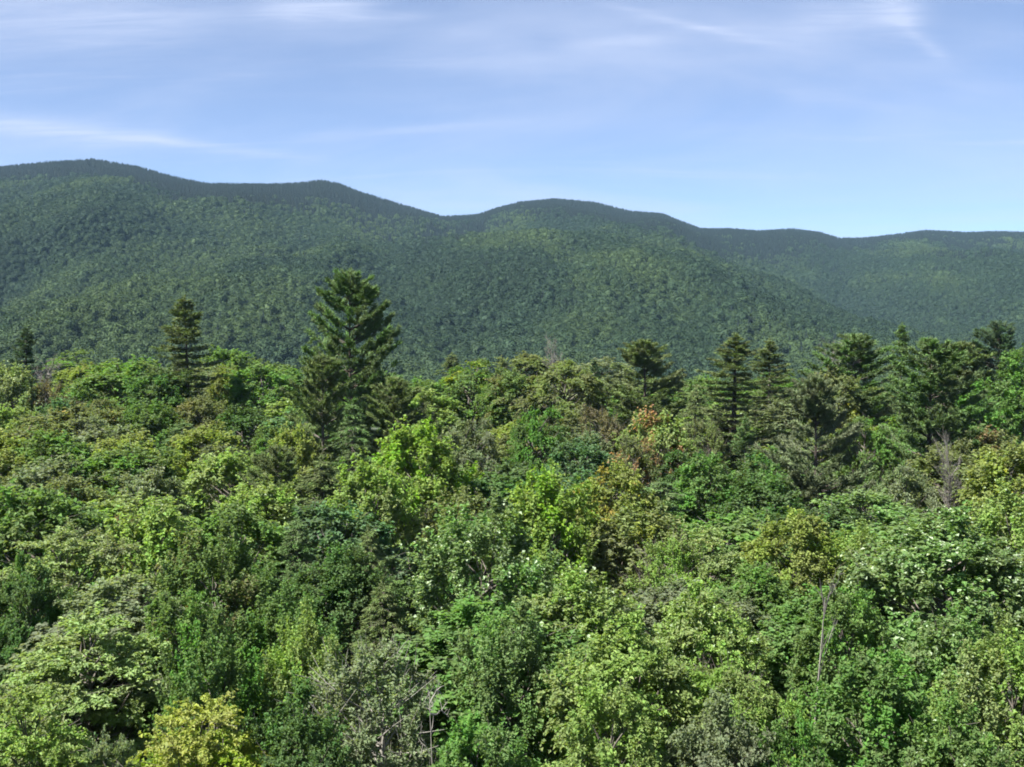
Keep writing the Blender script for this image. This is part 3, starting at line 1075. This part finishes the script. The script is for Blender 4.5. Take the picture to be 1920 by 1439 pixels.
# -- front
T(B_, 70, 890, 260, "round", "green", "dense dark-green tree filling the left edge below the middle ground", d=62, var=1)
T(B_, 290, 952, 200, "upright", "light", "light green tree with a rusty sprig left of its top", mark="tree with the rusty sprig", d=58, var=0)
T(B_, 228, 972, 80, "sparse", "light", "slim sapling top with red-brown leaves beside the light green tree", d=62, accent=RUST, amount=.7)
T(B_, 120, 1000, 260, "layer", "pale", "pale tree with tiered leaf sprays at the left side", mark="pale tiered tree", d=50, var=0)
T(B_, 440, 960, 240, "round", "green", "leafy green tree in front of the sunlit yellowish dome", d=60, var=2)
T(B_, 400, 1040, 200, "upright", "green", "green tree with brown flecks, left of the dark hollow", d=50, accent=PAL["brown"], amount=.3)
T(B_, 700, 880, 190, "upright", "light", "light yellow-green tree under the spiky lime maple", d=68, var=1)
T(B_, 1018, 892, 210, "upright", "lime", "brightest lime tree with narrow spire top in the centre", mark="brightest lime tree", d=62, var=0)
T(B_, 1150, 876, 170, "round", "yellowgreen", "orange-yellow tinged crown right of the brightest lime tree", mark="orange-yellow crown", d=72, accent=ORANGE, amount=.25)
T(B_, 905, 1000, 260, "upright", "aspen", "white-flecked aspen with fluttering pale leaves in the centre front", mark="white-flecked aspen", d=48, pale=.09, var=1)
T(B_, 1070, 1050, 250, "round", "light", "bushy aspen with pale leaf flecks below the brightest lime tree", d=46, pale=.08, var=0)
T(B_, 1340, 985, 170, "layer", "pale", "pale yellowish tree with one red leaf tuft right of centre", d=57, accent=RUST, amount=.06)
T(B_, 1490, 978, 200, "round", "yellowgreen", "yellow-green domed tree above the bare forked branches", mark="yellow-green domed tree", d=56, var=1)
T(B_, 1260, 1010, 180, "sparse", "light", "thin greyish tree between the pale yellowish tree and bushy aspen", d=56)
T(B_, 1760, 985, 320, "round", "aspen", "large white-flecked aspen on the right side", mark="large right aspen", d=48, pale=.10, var=2)
T(B_, 1905, 935, 220, "upright", "light", "light green tree at the right edge behind the large right aspen", d=54, pale=.04)
T(B_, 1610, 1010, 190, "upright", "light", "light green tree left behind the large right aspen", d=57, var=0)
T(B_, 1320, 1080, 230, "round", "light", "light tree with cream leaf tips left of the bare forked branches", d=43, pale=.04, var=0)
T(Dd, 1500, 1062, 110, "bare", "barkgrey", "pale bare forked branches rising out of the front canopy", mark="bare forked branches", d=39, var=2, lean=(.0, .02), rot=0.6, bark="barkpale")
T(B_, 1590, 1125, 230, "round", "green", "green tree right in front of the bare forked branches", d=41, var=1)
T(Hm, 715, 1085, 210, "hemlock", "pineolive", "olive hemlock with flat boughs beside the dark hollow", mark="flat-boughed hemlock", d=47, var=1)
T(B_, 520, 1130, 200, "upright", "vivid", "vivid green tree with arching shoots left of the flat-boughed hemlock", d=42, var=0)
T(B_, 150, 1140, 300, "layer", "pale", "pale tree with long horizontal leaf tiers at lower left", mark="long-tiered pale tree", d=40, var=1)
T(B_, 340, 1130, 180, "round", "green", "green tree with purplish-brown leaves right of the long-tiered pale tree", d=42, accent=(.12, .07, .055), amount=.15)
T(B_, 395, 1220, 190, "upright", "vivid", "upright vivid green tree just above the yellow tree", d=36, var=1)
T(B_, 362, 1316, 270, "layer", "yellow", "bright yellow tree at the bottom edge", mark="bright yellow tree", d=31, accent=(.16, .22, .040), amount=.5, var=0)
T(B_, 570, 1180, 190, "upright", "light", "light green upright tree right of the vivid arching tree", d=38, var=0)
T(B_, 700, 1215, 280, "sparse", "greygreen", "grey-green thinning tree full of bare twigs at lower centre", mark="thinning twiggy tree", d=35, bark="barkpale")
T(Dd, 815, 1250, 80, "bare", "barkpale", "broken pale snag beside the thinning twiggy tree", d=32.5, var=3, bark="barkpale")
T(B_, 1160, 1190, 280, "round", "light", "full light green tree right of centre in the front, below the bushy aspen", d=37, var=2)
T(B_, 960, 1200, 220, "upright", "aspen", "glossy green tree in front of the white-flecked aspen", d=38, var=1)
T(B_, 900, 1330, 260, "round", "vivid", "bright green bush crown at the bottom edge right of the twiggy tree", d=31, var=0)
T(B_, 1130, 1320, 260, "round", "light", "light green crown at the bottom edge right of centre", d=31, var=1)
T(B_, 1370, 1200, 250, "weep", "light", "light fine-leaved tree below the bare forked branches", d=37, var=0)
T(B_, 1350, 1340, 240, "round", "greygreen", "dull grey-green crown at the bottom edge left of the orange tuft", d=31, var=2)
T(B_, 1490, 1330, 200, "round", "vivid", "green crown with an orange leaf tuft at the bottom edge", mark="crown with the orange tuft", d=30.5, accent=(.42, .17, .05), amount=.035, var=0)
T(B_, 1640, 1250, 290, "round", "vivid", "dense vivid green dome at lower right", mark="dense vivid dome", d=33, var=1)
T(B_, 1800, 1130, 270, "round", "aspen", "dark green flecked tree below the large right aspen", d=40, pale=.035, var=0)
T(B_, 1890, 1230, 240, "upright", "light", "light green tree with shining leaves at the lower right edge", d=35, pale=.03)
T(B_, 1800, 1350, 260, "round", "green", "green crown in the bottom right corner", d=30, pale=.02, var=2)
T(B_, 60, 1290, 250, "layer", "light", "tiered light tree in the bottom left corner with dark gaps", d=33, var=0)
T(B_, 200, 1370, 150, "layer", "greygreen", "shaded grey-green boughs left of the bright yellow tree", d=30, var=1)
T(B_, 560, 1330, 230, "round", "deep", "deep green crown right of the bright yellow tree", d=31, var=2)
T(B_, 640, 1010, 190, "round", "deep", "deep green crown behind the flat-boughed hemlock", d=54, var=0)
T(B_, 60, 1070, 170, "round", "deep", "deep green crown at the left edge under the pale tiered tree", d=46, var=2)


# -- the trees between: one by one, labelled by the landmark they stand next to
def fill():
    r = random.Random(11)
    cand = []
    d = 24.0
    while d < 190:
        s = 4.0 + d * .018
        half = d * .47
        x = -half + r.uniform(0, s)
        while x < half:
            cand.append((x + r.uniform(-.3, .3) * s, d + r.uniform(-.35, .35) * s, s))
            x += s
        d += s * .9
    sty = ["round", "round", "round", "round", "upright", "weep", "layer", "hemlock"]
    names = {"green": "mid-green", "deep": "deep green", "vivid": "vivid green", "light": "light green", "olive": "olive", "greygreen": "grey-green", "aspen": "glossy green",
             "yellowgreen": "yellow-green", "blue": "blue-green", "pineolive": "dull olive", "pine": "dark green"}
    words = {"round": "rounded tree", "upright": "spiky-topped tree", "weep": "fine-leaved tree", "layer": "tiered tree", "hemlock": "hemlock"}
    new = []
    occ = [(t[0], t[1], t[3]) for t in TREES]
    for (x, y, s) in cand:
        hw = s * r.uniform(.56, .9)
        if any((x - a) ** 2 + (y - b) ** 2 < (.62 * (hw + c)) ** 2 for a, b, c in occ):
            continue
        zg = float(terrain(x, y))
        # canopy height from the row profile
        vs = np.linspace(655, 1600, 200)
        v0 = float(vs[np.argmin([abs(v_to_d(q) - y) for q in vs])])
        v = v0 + r.uniform(-4, 40) * (45 / y) ** .5 + 6
        zt = CAM_Z + px_dir(960, v)[2] * y / px_dir(960, v)[1]
        if zt - zg < 4.2:
            continue
        u = 960 + x / y * FPX * (px_dir(960, v)[1])
        occ.append((x, y, hw))
        new.append([x, y, zt, hw, u, v])
    # what shows: paint crowns front to back on a coarse grid
    gw, gh = 320, 240
    seen = np.zeros((gh, gw), bool)
    uu, vv = np.meshgrid((np.arange(gw) + .5) * 6, (np.arange(gh) + .5) * 6)
    allt = [(t, None) for t in TREES] + [(t, i) for i, t in enumerate(new)]
    allt.sort(key=lambda q: q[0][1])
    vis = {}
    for t, i in allt:
        x, y, zt, hw, u, v = t
        ru, rv = hw / y * FPX, min(5.0, zt * .4) / y * FPX * .5
        m = (((uu - u) / ru) ** 2 + ((vv - v - rv) / rv) ** 2 < 1)
        if i is not None:
            vis[i] = int((m & ~seen).sum())
        seen |= m
    out, drop = [], []
    for i, t in enumerate(new):
        inframe = -40 < t[4] < 1960 and t[5] < 1439
        if inframe and vis[i] >= 12:
            out.append((vis[i], t))
        else:
            drop.append(t)
    used = {}
    out.sort(key=lambda q: -q[0])
    for k, t in out[:210]:
        x, y, zt, hw, u, v = t
        c = fbm(np.array([x / 22.0]), np.array([y / 22.0]), 77, 3)[0] + r.uniform(-.22, .22)
        shape = r.choice(sty)
        if shape in ("hemlock", "layer") and y < 62:
            shape = "round"
        if shape == "hemlock":
            col = r.choice(["pineolive", "pine"])
        else:
            col = "deep" if c < .36 else "green" if c < .46 else "olive" if c < .52 else r.choice(["vivid", "blue", "aspen"]) if c < .60 else r.choice(["light", "greygreen"]) if c < .72 or v > 900 else "yellowgreen"
        # nearest landmarks, relation
        done = False
        for du_, dv_, ph in sorted([((u - a), (v - b), p) for a, b, p in LAND], key=lambda q: q[0] ** 2 + (1.6 * q[1]) ** 2)[:6]:
            hz = "left" if du_ < -35 else "right" if du_ > 35 else ""
            vt = "above" if dv_ < -25 else "below" if dv_ > 25 else ""
            rel = {("", "above"): "directly above", ("", "below"): "directly below", ("left", ""): "left of", ("right", ""): "right of", ("left", "above"): "up and left of",
                   ("right", "above"): "up and right of", ("left", "below"): "below and left of", ("right", "below"): "below and right of", ("", ""): "right behind"}[hz, vt]
            dist = math.hypot(du_, dv_)
            how = "close" if dist < 110 else "farther" if dist < 240 else "far"
            lab = "%s %s %s %s the %s" % (names[col], words[shape], how, rel, ph)
            if lab not in used:
                used[lab] = 1
                done = True
                break
        if not done:
            lab = lab + ", smaller one"
            while lab in used:
                lab += " still"
            used[lab] = 1
        acc, am = (ORANGE, .08) if r.random() < .08 else (GOLD, .10) if r.random() < .12 else (None, 0)
        place(Hm if shape == "hemlock" else B_, u, v, 2 * hw / y * FPX, shape, col, lab, d=y, accent=acc, amount=am, pale=.02 if col in ("aspen", "light") else 0,
              group=GC if shape == "hemlock" else GB, bark=r.choice(["bark", "barkgrey", "barkdark"]))
    print("fill trees", len(out), "dropped", len(drop))
    return drop


DROP = fill()

# -- saplings and undergrowth below the canopy, and the woods going on outside the picture
UNDER = bpy.data.collections.new("undergrowth_shapes")


def gn_leaf_material():
    m, t = new_mat("undergrowth_leaf")
    N = NT(t)
    col = N.attr("col", "INSTANCER").outputs["Color"]
    rnd = N.attr("rnd").outputs["Fac"]
    hs = N.n("ShaderNodeHueSaturation")
    N.s(hs.inputs["Color"], col)
    N.s(hs.inputs["Value"], N.m("ADD", .65, N.m("MULTIPLY", rnd, .7)))
    foliage_shader(N, hs.outputs[0], .28, .5, .35)
    return m


M_UNDER = gn_leaf_material()
for i in range(3):
    me = SHAPES["round", "far", i][1].copy()
    me.name = "undergrowth_crown"
    me.materials.clear()
    me.materials.append(M_UNDER)
    UNDER.objects.link(bpy.data.objects.new("undergrowth_crown_%d" % i, me))


def undergrowth():
    pts, scl, col = [], [], []
    d = 16.0
    while d < 235:
        s = 3.6 + d * .012
        half = d * .62 + 14
        xs = np.arange(-half, half, s)
        for x in xs:
            xx, yy = x + rng.uniform(-.5, .5) * s, d + rng.uniform(-.5, .5) * s
            outside = abs(xx / yy) > .50
            h = rng.uniform(3, 6.5) if not outside else rng.uniform(10.5, 13)
            if not outside and yy < 80:
                h *= .55 + .45 * max(0, (yy - 40) / 40)
            if outside and yy < 70:
                h *= .62
            if yy < 24:
                h = min(h, 3.6)
            if yy > 190:
                h = rng.uniform(7, 10)
            if outside and rng.random() < .35:
                continue
            pts.append((xx, yy, 0))
            w_ = rng.uniform(.55, .8) if not outside else rng.uniform(.85, 1.1)
            scl.append((w_, w_, h / H_B))
            b = np.array(PAL[["green", "deep", "olive", "blue"][rng.integers(0, 4)]])
            col.append(b * rng.uniform(.8, 1.15))
        d += s * .92
    pts = np.array(pts)
    pts[:, 2] = terrain(pts[:, 0], pts[:, 1])
    n = len(pts)
    rot = np.stack([np.zeros(n), np.zeros(n), rng.uniform(0, 6.28, n)], 1)
    gn_scatter("undergrowth", pts, np.array(scl), rot, np.array(col), UNDER, "tangled saplings and undergrowth in the gaps below the forest canopy", "undergrowth")
    print("undergrowth", n)


undergrowth()

# ------------------------------------------------------------------ the air: thin haze between here and the ridge
def haze():
    x0, y0, z0, x1, y1, z1 = -6100, -6100, ZMIN - 1.5, 6100, 6100, ZMAX + 30
    V = [(x0, y0, z0), (x1, y0, z0), (x1, y1, z0), (x0, y1, z0), (x0, y0, z1), (x1, y0, z1), (x1, y1, z1), (x0, y1, z1)]
    F = [(3, 2, 1, 0), (4, 5, 6, 7), (0, 1, 5, 4), (1, 2, 6, 5), (2, 3, 7, 6), (3, 0, 4, 7)]
    m, t = new_mat("haze")
    N = NT(t)
    v = N.n("ShaderNodeVolumePrincipled")
    v.inputs["Color"].default_value = (.42, .69, 1.0, 1)
    v.inputs["Density"].default_value = 0.00004
    v.inputs["Anisotropy"].default_value = 0.0
    o = N.n("ShaderNodeOutputMaterial")
    t.links.new(v.outputs[0], o.inputs["Volume"])
    me = make_mesh("haze", V, F, m)
    link("haze", me, kind="stuff", label="thin bluish summer haze over the valley and ridge", category="haze")


haze()
